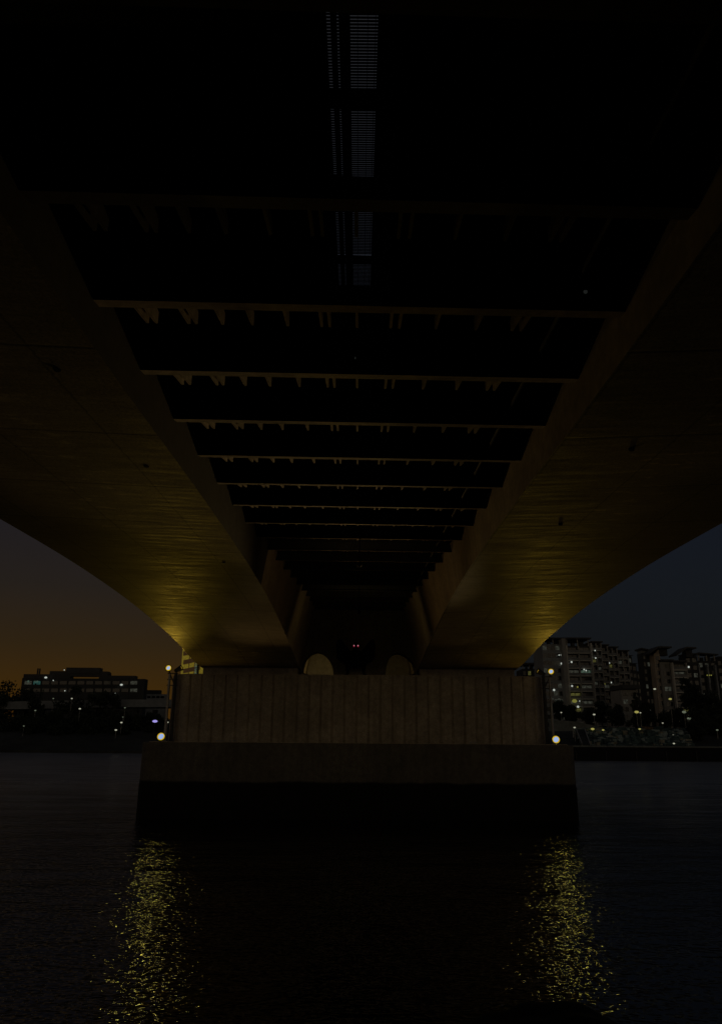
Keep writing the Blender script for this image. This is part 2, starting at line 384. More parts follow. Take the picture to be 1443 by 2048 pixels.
# deck between the girders, open slots along its middle over the grating
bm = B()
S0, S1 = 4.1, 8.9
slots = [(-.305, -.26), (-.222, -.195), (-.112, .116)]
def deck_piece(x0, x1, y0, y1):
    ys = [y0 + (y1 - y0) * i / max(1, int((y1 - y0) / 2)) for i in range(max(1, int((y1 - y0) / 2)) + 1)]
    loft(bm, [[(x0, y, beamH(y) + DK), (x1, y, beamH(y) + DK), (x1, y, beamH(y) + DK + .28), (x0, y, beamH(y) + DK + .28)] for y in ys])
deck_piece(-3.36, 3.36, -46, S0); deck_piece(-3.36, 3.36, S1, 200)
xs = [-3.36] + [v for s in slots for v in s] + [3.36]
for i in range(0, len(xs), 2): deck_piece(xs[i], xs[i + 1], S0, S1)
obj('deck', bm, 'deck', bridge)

def grating(y0, y1):
    bm = B(); pitch = .0305
    for x0, x1 in slots:
        k = 0
        while y0 + k * pitch < y1:
            y = y0 + k * pitch; z = beamH(y) + DK
            box(bm, x0 - .02, x1 + .02, y, y + .0165, z - .009, z - .004); k += 1
    for x in (-.05, .03, .09):
        zz = beamH(y0) + DK
        vs = box(bm, x, x + .004, y0, y1, zz - .016, zz - .003)
        for v in vs: v.co.z = beamH(v.co.y) + DK + (-.016 if v.co.z < zz - .01 else -.003)
    return obj('grating', bm, 'dark_steel', bridge)
beamsD = [6.2 + 2.09 * i - (.2 if i == -1 else 0) for i in range(-5, 19)] + [47.9 + 2.09 * i for i in range(40)]
for a, b_ in ((4.11, 5.14), (5.24, 6.3), (6.32, 7.62), (7.70, 8.88)): grating(a, b_)
for y in (5.2, 7.67):                          # mid-bay bars under the slots
    bm = B(); z = beamH(y) + DK; box(bm, -3.3, 3.3, y - (.08 if y < 6 else .04), y + (.08 if y < 6 else .04), z - .08, z - .018, SK)
    obj('stringer', bm, 'deck', bridge)

# brackets behind the flange of each beam (singles and pairs as on the bridge)
BX = [-2.92, -2.80, -2.36, -2.26, -1.90, -1.50, -1.02, -.56, -.45, -.08, .38, .50, 1.0, 1.55, 2.05, 2.17, 2.75]
def bracket_mesh(bm, x, y, z, w=.036, l=.60):
    pts = [(y, z + .03), (y + l, z + .15), (y + l, z + DK + .01), (y, z + DK + .01)]
    a = [bm.verts.new((x, p[0] + SK * x, p[1])) for p in pts]; b = [bm.verts.new((x + w, p[0] + SK * x, p[1])) for p in pts]
    n = len(pts)
    for i in range(n): bm.faces.new((a[i], a[(i + 1) % n], b[(i + 1) % n], b[i]))
    bm.faces.new(a[::-1]); bm.faces.new(b)
def beam_fn(y):
    z = beamH(y)
    bm = B(); vs = box(bm, -3.36, 3.36, y, y + .23, z, z + .05, SK)
    for v in vs:
        if v.co.y > y + .115 + SK * v.co.x and v.co.z < z + .02: v.co.z += .042
    bm.verts.ensure_lookup_table(); box(bm, -3.36, 3.36, y + .06, y + .11, z + .05, z + DK + .01, SK)
    bmesh.ops.recalc_face_normals(bm, faces=bm.faces)
    for f in bm.faces:
        if f.normal.z > -.5 or f.calc_center_median().z < z - .02: f.material_index = 1  # faces not turned down get the dark tone as painted shade
    return bm, z
vis = [y for y in beamsD if 3 < y < 44]
near = vis[1:7]
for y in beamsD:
    bm, z = beam_fn(y); bmt = 'deck' if y < 5 or y > 29 else 'beam_dimmed' if y > 22 else 'beam_shaded' if y < 7 else ('beam_dimmed' if y < 9 else 'beam')  # shade painted by distance: near and far beams get darker copies
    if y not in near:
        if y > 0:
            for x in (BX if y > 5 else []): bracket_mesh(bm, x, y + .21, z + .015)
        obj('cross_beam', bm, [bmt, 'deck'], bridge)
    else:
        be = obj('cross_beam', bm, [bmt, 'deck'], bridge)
        for x in BX[:16]:
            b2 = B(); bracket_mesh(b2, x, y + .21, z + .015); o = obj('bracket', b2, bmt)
            o.parent = be; o.matrix_parent_inverse = Matrix.Translation((0, -PC, -HC)) if False else Matrix.Identity(4)
# longitudinal pipes under the deck, right-hand side
bm = B()
for x in (2.62, ):
    for y0 in range(4, 40, 2): tube(bm, (x, y0, beamH(y0) + .16), (x, y0 + 2, beamH(y0 + 2) + .16), .03, n=8)
obj('service_pipe', bm, 'dark_steel', bridge)
# diaphragm over the pier with two arched openings
def diaphragm(y0, y1):
    bm = B(); zt = beamH(44) + DK; zb = HC + 3.44
    n = 16
    def arch(c, w, h, lean):
        pts = []
        for i in range(n + 1):
            t = i / n; a = math.pi * (1 - t)
            pts.append((c + w * math.cos(a) * (1 - .10 * math.sin(a)) + lean * math.sin(a) ** 2 * (1 if a < 1.57 else 1), zb + h * math.sin(a) ** .88))
        return pts
    aL = arch(-2.43, .98, 1.45, -.0); aR = arch(2.50, .95, 1.42, -.22)
    line = [(-3.36, zb)] + aL + aR + [(3.36, zb)]
    lo0 = [bm.verts.new((x, y0, z)) for x, z in line]; lo1 = [bm.verts.new((x, y1, z)) for x, z in line]
    hi0 = [bm.verts.new((x, y0, zt)) for x, z in line]; hi1 = [bm.verts.new((x, y1, zt)) for x, z in line]
    for i in range(len(line) - 1):
        bm.faces.new((lo0[i], lo0[i + 1], hi0[i + 1], hi0[i])); bm.faces.new((lo1[i], hi1[i], hi1[i + 1], lo1[i + 1]))
        bm.faces.new((lo0[i], lo1[i], lo1[i + 1], lo0[i + 1]))
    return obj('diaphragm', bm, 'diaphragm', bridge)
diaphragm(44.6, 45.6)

for px, py in ((1170, 586), (710, 718)):
    D = 8.0 if py < 600 else 9.0
    p = P(px, py, D); r = .011 if py < 600 else .004
    k = (beamH(D) + DK - .03 - HC) / (p.z - HC); p = Vector((p.x * k, p.y * k, HC + (p.z - HC) * k))
    bm = B(); ball(bm, p, r * 1.3, 1, 1, .7); box(bm, p.x - r * 2, p.x + r * 2, p.y - r, p.y + r, p.z + r * .3, p.z + .035)
    obj('bulkhead_or_fill_lamp', bm, 'bulkhead', bridge)

# ------------------------------------------------------------------ pier
pier = thing('bridge_pier', 'broad ribbed concrete river pier with rounded ends on a tide-stained footing', 'bridge pier', (0, PC, 0))
def stadium(hw, hd, n=14):
    pts = []
    for i in range(n + 1):
        a = -math.pi / 2 + math.pi * i / n; pts.append((hw - hd * .75 + hd * .75 * math.cos(a), PC + hd * math.sin(a)))
    for i in range(n + 1):
        a = math.pi / 2 + math.pi * i / n; pts.append((-hw + hd * .75 + hd * .75 * math.cos(a), PC + hd * math.sin(a)))
    return pts
# footing
TOPF = P(720, 1487, 41.8).z
bm = B(); c = .25; hw = 11.48; y0, y1 = 41.7, 2 * PC - 41.7
def foot(z, e): 
    h = hw + e
    return [(-h + c, y0 - e, z), (h - c, y0 - e, z), (h, y0 + c, z), (h, y1 - c, z), (h - c, y1 + e, z), (-h + c, y1 + e, z), (-h, y1 - c, z), (-h, y0 + c, z)]
nf = 10
loft(bm, [foot(-3, .05), foot(0, .02), foot(1.62, .02), foot(1.68, 0), foot(TOPF - .06, 0), foot(TOPF, -.06)])
obj('footing', bm, 'footing', pier)
# shaft with vertical grooves
zs0, zs1 = TOPF - .02, HC + 3.44
outer = stadium(10.88, 2.25)
per = []
for i in range(len(outer)):
    a = Vector(outer[i]); b = Vector(outer[(i + 1) % len(outer)]); L_ = (b - a).length
    k = max(1, int(L_ / .05))
    for j in range(k): per.append(a + (b - a) * j / k)
cum = [0]
for i in range(1, len(per)): cum.append(cum[-1] + (per[i] - per[i - 1]).length)
tot = cum[-1] + (per[0] - per[-1]).length; ng = round(tot / .665); gp = tot / ng
ring = []
for i, p in enumerate(per):
    t = cum[i] % gp; dd = min(t, gp - t)
    nrm = (per[(i + 1) % len(per)] - per[i - 1]); nn = Vector((nrm.y, -nrm.x)).normalized()
    dep = .085 if dd < .035 else (.0 if dd > .06 else .085 * (.06 - dd) / .025)
    slabk = int(cum[i] / gp)
    off = ((slabk * 7919) % 5) * .003
    ring.append(p - nn * (dep + off))
bm = B(); loft(bm, [[(p.x, p.y, z) for p in ring] for z in (zs0, zs1 - .04)] )
obj('shaft', bm, 'shaft', pier)
bm = B(); prism(bm, stadium(10.82, 2.19), zs1 - .06, zs1 + .02)
obj('capping', bm, 'shaft', pier)
for s in (-1, 1):
    bm = B(); x0, x1 = sorted((s * 3.5, s * 8.9)); box(bm, x0, x1, PC - 1.55, PC + 1.55, zs1 + .02, soff(PC) + .1)
    obj('bearing_plinth', bm, 'shaft', pier)
bm = B(); box(bm, -11.1, 11.1, y0 + .05, y0 + .09, TOPF, TOPF + .035)
obj('toe_kerb', bm, 'shaft', pier)
for px, n_ in ((440, 2), (465, 3), (945, 1)):
    p = P(px, 1482, 42.1); bm = B()
    for k in range(2): box(bm, p.x - .16 + k * .22, p.x - .08 + k * .22, 42.0, 42.1, TOPF - .005, TOPF + .11 + .03 * k)
    box(bm, p.x - .2, p.x + .26, 42.02, 42.08, TOPF + .09, TOPF + .12)
    obj('cleat', bm, 'steel', pier)

for yy, hh in ((33.75, 5.5), (22.75, 5.2)):  # black housings for the added fill lamps under the deck
    bm = B(); tube(bm, (0, yy, HC + hh - .03), (0, yy + .1, HC + hh), .05, .10); tube(bm, (0, yy, HC + hh), (0, yy, beamH(yy) + DK), .012); obj('bulkhead_or_fill_lamp', bm, 'wing', bridge)
# ------------------------------------------------------------------ lamps on the pier
def lamp_light(name, loc, target, power, size, blend, rad, col, parent):
    ld = bpy.data.lights.new(name, 'SPOT'); ld.energy = power; ld.spot_size = R(size); ld.spot_blend = blend
    ld.shadow_soft_size = rad; ld.color = col
    o = bpy.data.objects.new(name, ld); C.objects.link(o)
    d = (Vector(target) - Vector(loc)).normalized()
    o.matrix_world = Matrix.Translation(Vector(loc)) @ d.to_track_quat('-Z', 'Y').to_matrix().to_4x4()
    o.parent = parent; o.matrix_parent_inverse = Matrix.Translation(-parent.location)
    return o
YEL = (1.0, .62, .06)
def disc_lens(bm, c, d, r, squash=1.0, n=18, thick=.05):
    d = Vector(d).normalized(); a = d.orthogonal().normalized(); b = d.cross(a)
    c = Vector(c)
    rings = [(0, r * .98), (thick * .6, r * .8), (thick, r * .35)]
    prev = None
    for off, rr in rings:
        cur = [bm.verts.new(c + d * off + rr * (a * math.cos(2 * math.pi * i / n) + b * squash * math.sin(2 * math.pi * i / n))) for i in range(n)]
        if prev:
            for i in range(n): bm.faces.new((prev[i], prev[(i + 1) % n], cur[(i + 1) % n], cur[i]))
        prev = cur
    bm.faces.new(prev)
def floodlight(px, py, D, s, label):
    p = P(px, py, D)
    t = thing('floodlight', label, 'floodlight', (p.x, p.y, TOPF), 'floodlights on the pier footing')
    dirv = Vector((-s * .10, -1, .28)).normalized()
    bm = B(); tube(bm, p - dirv * .28, p - dirv * .02, .13, .24, n=18); tube(bm, p - dirv * .40, p - dirv * .28, .10, .13, n=14)
    obj('housing', bm, 'dark_steel', t)
    bm = B(); tube(bm, p - dirv * .03, p, .185, .20, n=20); obj('halo_ring', bm, 'halo', t)  # glowing ring imitates lamp bloom
    bm = B(); disc_lens(bm, p + dirv * .002, dirv, .16, .85); obj('lens', bm, 'lens', t)
    bm = B()
    for k in (-1, 1): box(bm, p.x + k * .27 - .015, p.x + k * .27 + .015, p.y + .1, p.y + .16, TOPF, p.z + .03)
    box(bm, p.x - .285, p.x + .285, p.y + .08, p.y + .18, TOPF - .005, TOPF + .03)
    obj('yoke', bm, 'dark_steel', t)
    def aim(az, el): return (p.x - s * 20 * math.tan(R(az)), p.y - 20, p.z + 20 / math.cos(R(az)) * math.tan(R(el)))
    lamp_light('lamp', p + dirv * .16, aim(27, 7.5), 800 if s < 0 else 2700, 21, 1.0, .14, (1, .70, .30), t)
    lamp_light('lamp', p + dirv * .18, aim(40, 13), 560 if s < 0 else 120, 40, 1.0, .14, (1, .62, .22), t)
    lamp_light('lamp', p + dirv * .2, aim(18, 52), 55, 115, 1.0, .14, YEL, t)
    lamp_light('lamp', p + dirv * .20, (s * 8.0, 12, 0), FL[3], 100, 1.0, .2, GLI, t)
    return t
def lamp_mast(px, py, D, s, label):
    p = P(px, py, D)
    t = thing('lamp_post', label, 'lamp post', (p.x - s * .0, p.y + .35, TOPF), 'lamp posts at the ends of the pier')
    x, y = p.x - s * (.02), p.y + .35
    bm = B(); tube(bm, (x, y, TOPF), (x, y, p.z - .25), .085, .065, n=12); tube(bm, (x, y, TOPF), (x, y, TOPF + .06), .16, n=12)
    obj('pole', bm, 'steel', t)
    x2 = x - s * .34
    bm = B(); tube(bm, (x2, y, TOPF), (x2, y, p.z - .25), .10, .085, n=12); tube(bm, (x2, y, TOPF), (x2, y, TOPF + .06), .17, n=12)
    obj('pole', bm, 'dark_steel', t)
    bm = B()
    for k in range(3): box(bm, min(x, x2) - .12, max(x, x2) + .12, y - .04, y + .04, p.z - .95 + .33 * k, p.z - .90 + .33 * k)
    tube(bm, (x, y, p.z - .28), (x2, y, p.z - .95), .03); tube(bm, (x2, y, p.z - .28), (x2 - s * .12, y, p.z + .02), .03)
    tube(bm, (x, y, p.z - .3), (p.x, p.y + .05, p.z - .06), .04)
    obj('bracket', bm, 'dark_steel', t)
    dirv = Vector((-s * .12, -1, .05)).normalized()
    bm = B(); tube(bm, p - dirv * .25, p - dirv * .02, .09, .19, n=16); obj('housing', bm, 'dark_steel', t)
    bm = B(); tube(bm, p - dirv * .03, p, .135, .15, n=18); obj('halo_ring', bm, 'halo', t)
    bm = B(); disc_lens(bm, p + dirv * .002, dirv, .11, .8); obj('lens', bm, 'lens', t)
    q = Vector((x2 - s * .1, y, p.z - .05)); d2 = Vector((-s * .9, -.1, .45)).normalized()
    bm = B(); tube(bm, q - d2 * .2, q + d2 * .25, .09, .17, n=14); obj('housing', bm, 'dark_steel', t)
    lamp_light('lamp', p + dirv * .14, (s * 8.0, 23.4, p.z + 4.2), FL[1] if s < 0 else FL[1] * .7, 46, 1.0, .12, YEL, t)
    lamp_light('lamp', p + dirv * .18, (s * 9, 20, 0), FL[4], 100, 1.0, .16, GLI, t)
    q2 = q + d2 * .3
    lamp_light('lamp', q2, (s * 7.0, 36, HC + 4.6), FL[2], 130, 1.0, .12, YEL, t)
    return t
FL = (0, 760, 3, 25, 12)
GLI = (1, .84, .13)
floodlight(322, 1473, 42.6, -1, 'round floodlight glowing on the left end of the pier footing, near the city skyline')
floodlight(1111, 1479, 42.6, 1, 'round floodlight glowing on the right end of the pier footing, near the apartment blocks')
lamp_mast(337, 1336, 42.9, -1, 'twin-pole lamp post with bright head at the left end of the pier')
lamp_mast(1101, 1343, 42.9, 1, 'twin-pole lamp post with bright head at the right end of the pier')

lamp_light('lamp', (0, 34.05, HC + 5.5), (0, 43.9, HC + 5.1), 20, 165, .7, .06, (1, .74, .30), bridge)  # added fill lamp, lights the webs and diaphragm near the pier
lamp_light('lamp', (0, 23.05, HC + 5.2), (0, 32.9, HC + 5.4), 14, 165, .7, .06, (1, .68, .34), bridge)  # second added fill lamp, brightens the webs further out
for s_, pw in ((-1, 22), (1, 6)):  # added unseen lamps lighting the back wall behind the arches
    bm = B(); tube(bm, (s_ * 2.45, 46.1, zs1), (s_ * 2.45, 46.1, zs1 + .12), .12, .16); obj('bulkhead_or_fill_lamp', bm, 'dark_steel', pier)
    lamp_light('lamp', (s_ * 2.45, 46.1, zs1 + .2), (s_ * 2.45, 49.5, 8.5), pw, 130, 1.0, .1, (1, .76, .30), pier)  # added unseen lamp, lights the back wall behind the arches
bm = B(); box(bm, -3.3, 3.3, 49.5, 50.1, zs1 - .3, beamH(44) + DK); obj('diaphragm', bm, 'shaft', bridge)
# ------------------------------------------------------------------ winged creature on the pier top
cr = thing('winged_creature', 'black winged creature with glowing red eyes crouching on the pier between the girders', 'creature', (P(711, 1348, 43.6).x, 43.6, zs1 + .02))
def skin_body():
    cx, cy, cz = cr.location
    pts = {}; rad = {}
    def v(n, x, y, z, r): pts[n] = (cx + x, cy + y, cz + z); rad[n] = r
    v('pelvis', 0, .12, .62, .20); v('belly', 0, .05, .85, .22); v('chest', 0, -.02, 1.14, .27); v('neck', 0, -.08, 1.42, .13)
    v('head', 0, -.14, 1.60, .15); v('crown', 0, -.12, 1.74, .10); v('jaw', 0, -.24, 1.55, .07)
    for s, k in ((-1, 'l'), (1, 'r')):
        v('hip' + k, s * .22, .05, .58, .16); v('knee' + k, s * .50, -.30, .66, .12); v('ank' + k, s * .44, .02, .14, .07)
        v('foot' + k, s * .50, -.14, .05, .06); v('toe' + k, s * .56, -.30, .04, .035)
        v('sh' + k, s * .34, -.02, 1.24, .14); v('elb' + k, s * .52, -.10, .88, .085); v('wri' + k, s * .42, -.34, .56, .06)
        v('hand' + k, s * .40, -.40, .44, .055)
        for j in range(5):
            v('f%d%s' % (j, k), s * (.33 + .035 * j), -.44, .32 + (.015 * abs(j - 2)), .016); v('g%d%s' % (j, k), s * (.33 + .035 * j), -.40, .24 + (.02 * abs(j - 2)), .010)
        for j in range(3): v('t%d%s' % (j, k), s * (.48 + .08 * j), -.42 + .03 * abs(j - 1), .025, .02)
        v('ear' + k, s * .09, -.10, 1.86, .022)
    names = list(pts); idx = {n: i for i, n in enumerate(names)}
    E = [('pelvis', 'belly'), ('belly', 'chest'), ('chest', 'neck'), ('neck', 'head'), ('head', 'crown'), ('head', 'jaw')]
    for k in 'lr':
        E += [('pelvis', 'hip' + k), ('hip' + k, 'knee' + k), ('knee' + k, 'ank' + k), ('ank' + k, 'foot' + k), ('foot' + k, 'toe' + k),
              ('chest', 'sh' + k), ('sh' + k, 'elb' + k), ('elb' + k, 'wri' + k), ('wri' + k, 'hand' + k), ('crown', 'ear' + k)]
        E += [('hand' + k, 'f%d%s' % (j, k)) for j in range(5)] + [('f%d%s' % (j, k), 'g%d%s' % (j, k)) for j in range(5)]
        E += [('toe' + k, 't%d%s' % (j, k)) for j in range(3)]
    me = bpy.data.meshes.new('body'); me.from_pydata([pts[n] for n in names], [(idx[a], idx[b]) for a, b in E], [])
    me.materials.append(M['wing'])
    o = bpy.data.objects.new('body', me); C.objects.link(o)
    o.parent = cr; o.matrix_parent_inverse = Matrix.Translation(-cr.location)
    sk = o.modifiers.new('skin', 'SKIN'); sk.use_smooth_shade = True
    for i, n in enumerate(names):
        d = me.skin_vertices[0].data[i]; d.radius = (rad[n], rad[n]); d.use_root = (n == 'pelvis')
    o.modifiers.new('sub', 'SUBSURF').render_levels = 2
    return o
skin_body()
for s in (-1, 1):
    cx, cy, cz = cr.location
    # outline of the raised wing, root at the shoulder
    out = [(.20, 1.22), (.34, 1.40), (.52, 1.66), (.74, 1.96), (.96, 2.12), (1.06, 2.04), (1.09, 1.78), (1.08, 1.50), (1.02, 1.28), (1.06, 1.10), (.92, 1.00), (.86, .84), (.72, .88), (.60, .76), (.46, .86), (.30, .92)]
    bm = B()
    def wy(x): return cy + .18 + .22 * math.sin(x * 2.2)
    fr = [bm.verts.new((cx + s * x, wy(x) - .012, cz + z)) for x, z in out]; bk = [bm.verts.new((cx + s * x, wy(x) + .012, cz + z)) for x, z in out]
    ca = bm.verts.new((cx + s * .66, wy(.66) - .07, cz + 1.35)); cb = bm.verts.new((cx + s * .66, wy(.66) - .045, cz + 1.35))
    n = len(out)
    for i in range(n):
        j = (i + 1) % n
        bm.faces.new((fr[i], fr[j], ca)); bm.faces.new((bk[j], bk[i], cb)); bm.faces.new((fr[i], bk[i], bk[j], fr[j]))
    root = Vector((cx + s * .22, wy(.22), cz + 1.25)); wr = Vector((cx + s * .96, wy(.96), cz + 2.10))
    tube(bm, root, wr, .05, .03)
    for x, z in ((1.08, 1.50), (1.06, 1.10), (.86, .84), (.60, .76)): tube(bm, wr if x > .9 else root, (cx + s * x, wy(x), cz + z), .028, .012)
    obj('wing', bm, 'wing', cr)
    bm = B(); ex = cx + s * .115; ball(bm, (ex, cy - .30, cz + 1.63), .05, .85, .7, 1.1); obj('eye', bm, 'eye', cr)
    bm = B(); ball(bm, (ex + .005, cy - .325, cz + 1.655), .032, .8, .8, 1); obj('eye', bm, 'eyehot', cr)

# ------------------------------------------------------------------ boulder in the foreground water
bm = B(); bmesh.ops.create_icosphere(bm, subdivisions=5, radius=1)
c = P(1095, 2090, 11.6)
for v in bm.verts:
    d = v.co.normalized()
    k = 1 + .05 * math.sin(5 * d.x + 2 * d.y) + .04 * math.sin(9 * d.y + 4 * d.z + 1) + .02 * math.sin(17 * d.x + 11 * d.z)
    v.co = Vector((c.x + 1.72 * d.x * k, c.y + .95 * d.y * k, -.30 + .82 * d.z * k))
tag(obj('boulder', bm, 'rock', smooth=True), 'dark wet boulder breaking the water at the bottom edge', 'boulder')

# ------------------------------------------------------------------ buildings
def pxw(D): return D * .957 / F              # metres per pixel, near enough
WIN_COUNT = {}
def win_part(root, x0, x1, y, z0, z1, mat, name='window'):
    bm = B(); fr = .08
    box(bm, x0, x1, y - .05, y + .02, z0, z1)
    return obj(name, bm, mat, root)

def block(px0, px1, pyt, D, depth, label, cat='apartment block', wall='wall_grey', pitch=14.8, bays=2, kind='window',
          name='apartment_block', group=None, lit=None, roof=None, pyb=1452, first=10, recess=True):
    a = P(px0, pyt, D); b = P(px1, pyt, D); zb = 5.5
    x0, x1, zt = a.x, b.x, a.z
    root = thing(name, label, cat, ((x0 + x1) / 2, D, zb), group)
    bm = B(); box(bm, x0, x1, D, D + depth, zb, zt); obj('wall', bm, wall, root)
    st = (P(px0, pyt, D).z - P(px0, pyt + pitch, D).z); w = (x1 - x0) / bays
    nfl = int((zt - zb) / st)
    if kind == 'balcony':
        for f in range(1, nfl):
            z = zt - f * st
            bm = B(); box(bm, x0 - .1, x1 + .1, D - 1.5, D + .05, z - .16, z + .16)
            s = obj('balcony', bm, 'slab', root)
            bm = B(); box(bm, x0, x1, D - 1.46, D - 1.40, z + .16, z + 1.15); r_ = obj('railing', bm, 'rail'); r_.parent = s
        for k in range(bays + 1):
            bm = B(); xx = x0 + k * w; box(bm, xx - .22, xx + .22, D - 1.56, D + .06, zb, zt); obj('fin', bm, 'slab' if k in (0,) else 'wall_pale', root)
    for f in range(nfl):
        z = zt - f * st
        for k in range(bays):
            m = 'pane' if rnd.random() < .62 else ('curtain' if rnd.random() < .6 else 'w_faint')
            x = x0 + k * w
            if kind == 'balcony': x_0, x_1, z_0, z_1 = x + w * .08, x + w * .92, z - st * .93, z - st * .22
            elif kind == 'strip': x_0, x_1, z_0, z_1 = x + w * .06, x + w * .94, z - st * .8, z - st * .25
            else: x_0, x_1, z_0, z_1 = x + w * .22, x + w * .78, z - st * .82, z - st * .28
            if lit and (f, k) in lit: m = lit[(f, k)]
            wq = win_part(root, x_0, x_1, D, z_0, z_1, m)
            if w > 2.2:
                bm = B(); box(bm, (x_0 + x_1) / 2 - .06, (x_0 + x_1) / 2 + .06, D - .08, D - .052, z_0, z_1)
                fo = obj('frame', bm, 'wall_dark'); fo.parent = wq
    if roof: roof(root, x0, x1, zt, D, depth)
    return root
def roof_slab(dz=2.4, over=1.2, legs=True, t=.5, tilt=0.0):
    def fn(root, x0, x1, zt, D, depth):
        bm = B(); vs = box(bm, x0 - over * .3, x1 + over, D - 2.2, D + depth * .7, zt + dz, zt + dz + t)
        for v in vs: v.co.z += tilt * (v.co.x - x0)
        obj('roof', bm, 'roofm', root)
        bm = B(); n = 3
        for i in range(n):
            x = x0 + .4 + (x1 - x0 - .8) * i / (n - 1)
            box(bm, x - .2, x + .2, D - .6, D - .2, zt - .01, zt + dz + max(0, tilt * (x - x0)) * .9)
        obj('roof_post', bm, 'wall_pale', root)
        bm = B(); box(bm, x0 + .3 * (x1 - x0), x0 + .42 * (x1 - x0), D + 1, D + 3, zt - .01, zt + dz * .55); box(bm, x0 + .62 * (x1 - x0), x0 + .8 * (x1 - x0), D + 1, D + 3, zt - .01, zt + dz * .7)
        obj('plant_box', bm, 'wall_dark', root)
    return fn
def roof_flat(over=.6, t=.45):
    def fn(root, x0, x1, zt, D, depth):
        bm = B(); box(bm, x0 - over * .2, x1 + over, D - 2.0, D + depth, zt + .3, zt + .3 + t)
        box(bm, x0 + .3, x1 - .3, D + .3, D + depth - .3, zt - .01, zt + .31); obj('roof', bm, 'roofm', root)
    return fn
def roof_mono(rise, flip=1, over=1.6, body='wall_grey'):
    def fn(root, x0, x1, zt, D, depth):
        bm = B(); prof = [(x0 - over, zt + (rise if flip < 0 else 0.1)), (x1 + over, zt + (rise if flip > 0 else 0.1))]
        pts = [(prof[0][0], prof[0][1]), (prof[1][0], prof[1][1]), (prof[1][0], prof[1][1] + .4), (prof[0][0], prof[0][1] + .4)]
        loft(bm, [[(x, y, z) for x, z in pts] for y in (D - 2.0, D + depth)]); obj('roof', bm, 'roofm', root)
        bm = B(); q = [(x0, zt - .01), (x1, zt - .01), (x1, zt + (rise * .82 if flip > 0 else .02)), (x0, zt + (rise * .82 if flip < 0 else .02))]
        loft(bm, [[(x, y, z) for x, z in q] for y in (D + .5, D + depth - .5)]); obj('clerestory', bm, body, root)
    return fn
def spotlit(root, px, py, D, r, mat, name='light', sx=1):
    p = P(px, py, D); bm = B(); ball(bm, p, r * .72, sx, 1, 1, 8, 6); return obj(name, bm, mat, root)

GA = 'apartment blocks stepping back along the right bank'
# block A: window wing + lift tower + balcony wing
A1 = block(1083, 1126, 1288, 300, 16, 'tall apartment block beside the pier, window wing with a narrow roof canopy', wall='wall_grey', pitch=14.9, bays=5, kind='strip', group=None,
      lit={(2, 4): 'w_faint', (4, 4): 'w_green', (5, 3): 'w_faint'}, roof=roof_slab(2.0, .3, t=.35))
A2 = block(1130, 1177, 1292, 297, 18, 'tall apartment block with two columns of open balconies under a flat roof canopy', wall='wall_dark', pitch=14.9, bays=2, kind='balcony',
      lit={(3, 1): 'w_green', (6, 0): 'w_yeldim', (8, 0): 'w_yeldim', (5, 1): 'w_faint'}, roof=roof_slab(2.6, .4))
bm = B(); q0 = P(1122, 1277, 296); q1 = P(1129, 1277, 296); box(bm, q0.x, q1.x, 295.5, 305, 5.5, q0.z); obj('lift_tower', bm, 'wall_pale', A2)
for px, py, m, r in ((1117, 1310, 'w_white', .35), (1121, 1310, 'w_white', .32), (1142, 1324, 'w_white', .5), (1122, 1327, 'w_white', .55), (1119.5, 1330, 'w_faint', .6), (1125.5, 1355, 'w_white', .35), (1107, 1380, 'w_white', .6),
                     (1104, 1398, 'w_faint', .5), (1117, 1399, 'w_faint', .8)):
    spotlit(A1, px, py, 298.6, r, m)
for px, py, m, r in ((1167, 1339, 'w_white', .4), (1171, 1341, 'w_white', .4), (1143, 1372, 'w_white', .5), (1154, 1374, 'w_yel', .45), (1158, 1402, 'w_white', .3), (1148, 1402, 'w_yel', .9), (1142, 1324, 'w_white', .5), (1155, 1413.5, 'w_white', .6)):
    spotlit(A2, px, py, 295.0, r, m, sx=1.5 if r > .8 else 1)
steps = [(1179, 1198, 1287, 320, 1, 'second', {(2, 0): 'w_yeldim'}), (1198, 1211, 1293, 335, 1, 'third', {(5, 0): 'w_faint'}), (1211, 1230, 1297, 350, 1, 'fourth', {(2, 0): 'w_yeldim', (6, 0): 'w_yel'}),
         (1230, 1252, 1304, 365, 1, 'fifth', {}), (1252, 1262, 1313, 385, 0, 'sixth', {}), (1262, 1271, 1329, 400, 0, 'seventh', {}), (1271, 1282, 1345, 415, 0, 'eighth', {})]
for x0, x1, yt, D, bal, nth, lit in steps:
    block(x0, x1, yt, D, 22, 'dark stepped apartment block, %s roof counted rightward from the one beside the pier' % nth, wall='wall_dark', pitch=14.5, bays=max(1, (x1 - x0) // 9), kind='balcony' if bal else 'window',
          lit=lit, group=None, roof=roof_flat(.8 if bal else .1, .5 if bal else .2))
ex = [o for o in C.objects if o.get('category') == 'apartment block']
for px, py, D, m, r in ((1189, 1301, 317, 'w_white', .4), (1190, 1316, 317, 'w_white', .45), (1217, 1326, 346, 'w_white', .55), (1207, 1368, 330, 'w_yel', .7), (1221, 1365, 346, 'w_white', .5), (1222.5, 1393, 346, 'w_teal', 1.7), (1221, 1391, 345, 'w_faint', 1.0)):
    best = min(ex, key=lambda o: abs(o.location.x / o.location.y - P(px, py, D).x / D) + (0 if o.location.y > D else 1))
    spotlit(best, px, py, D, r, m)
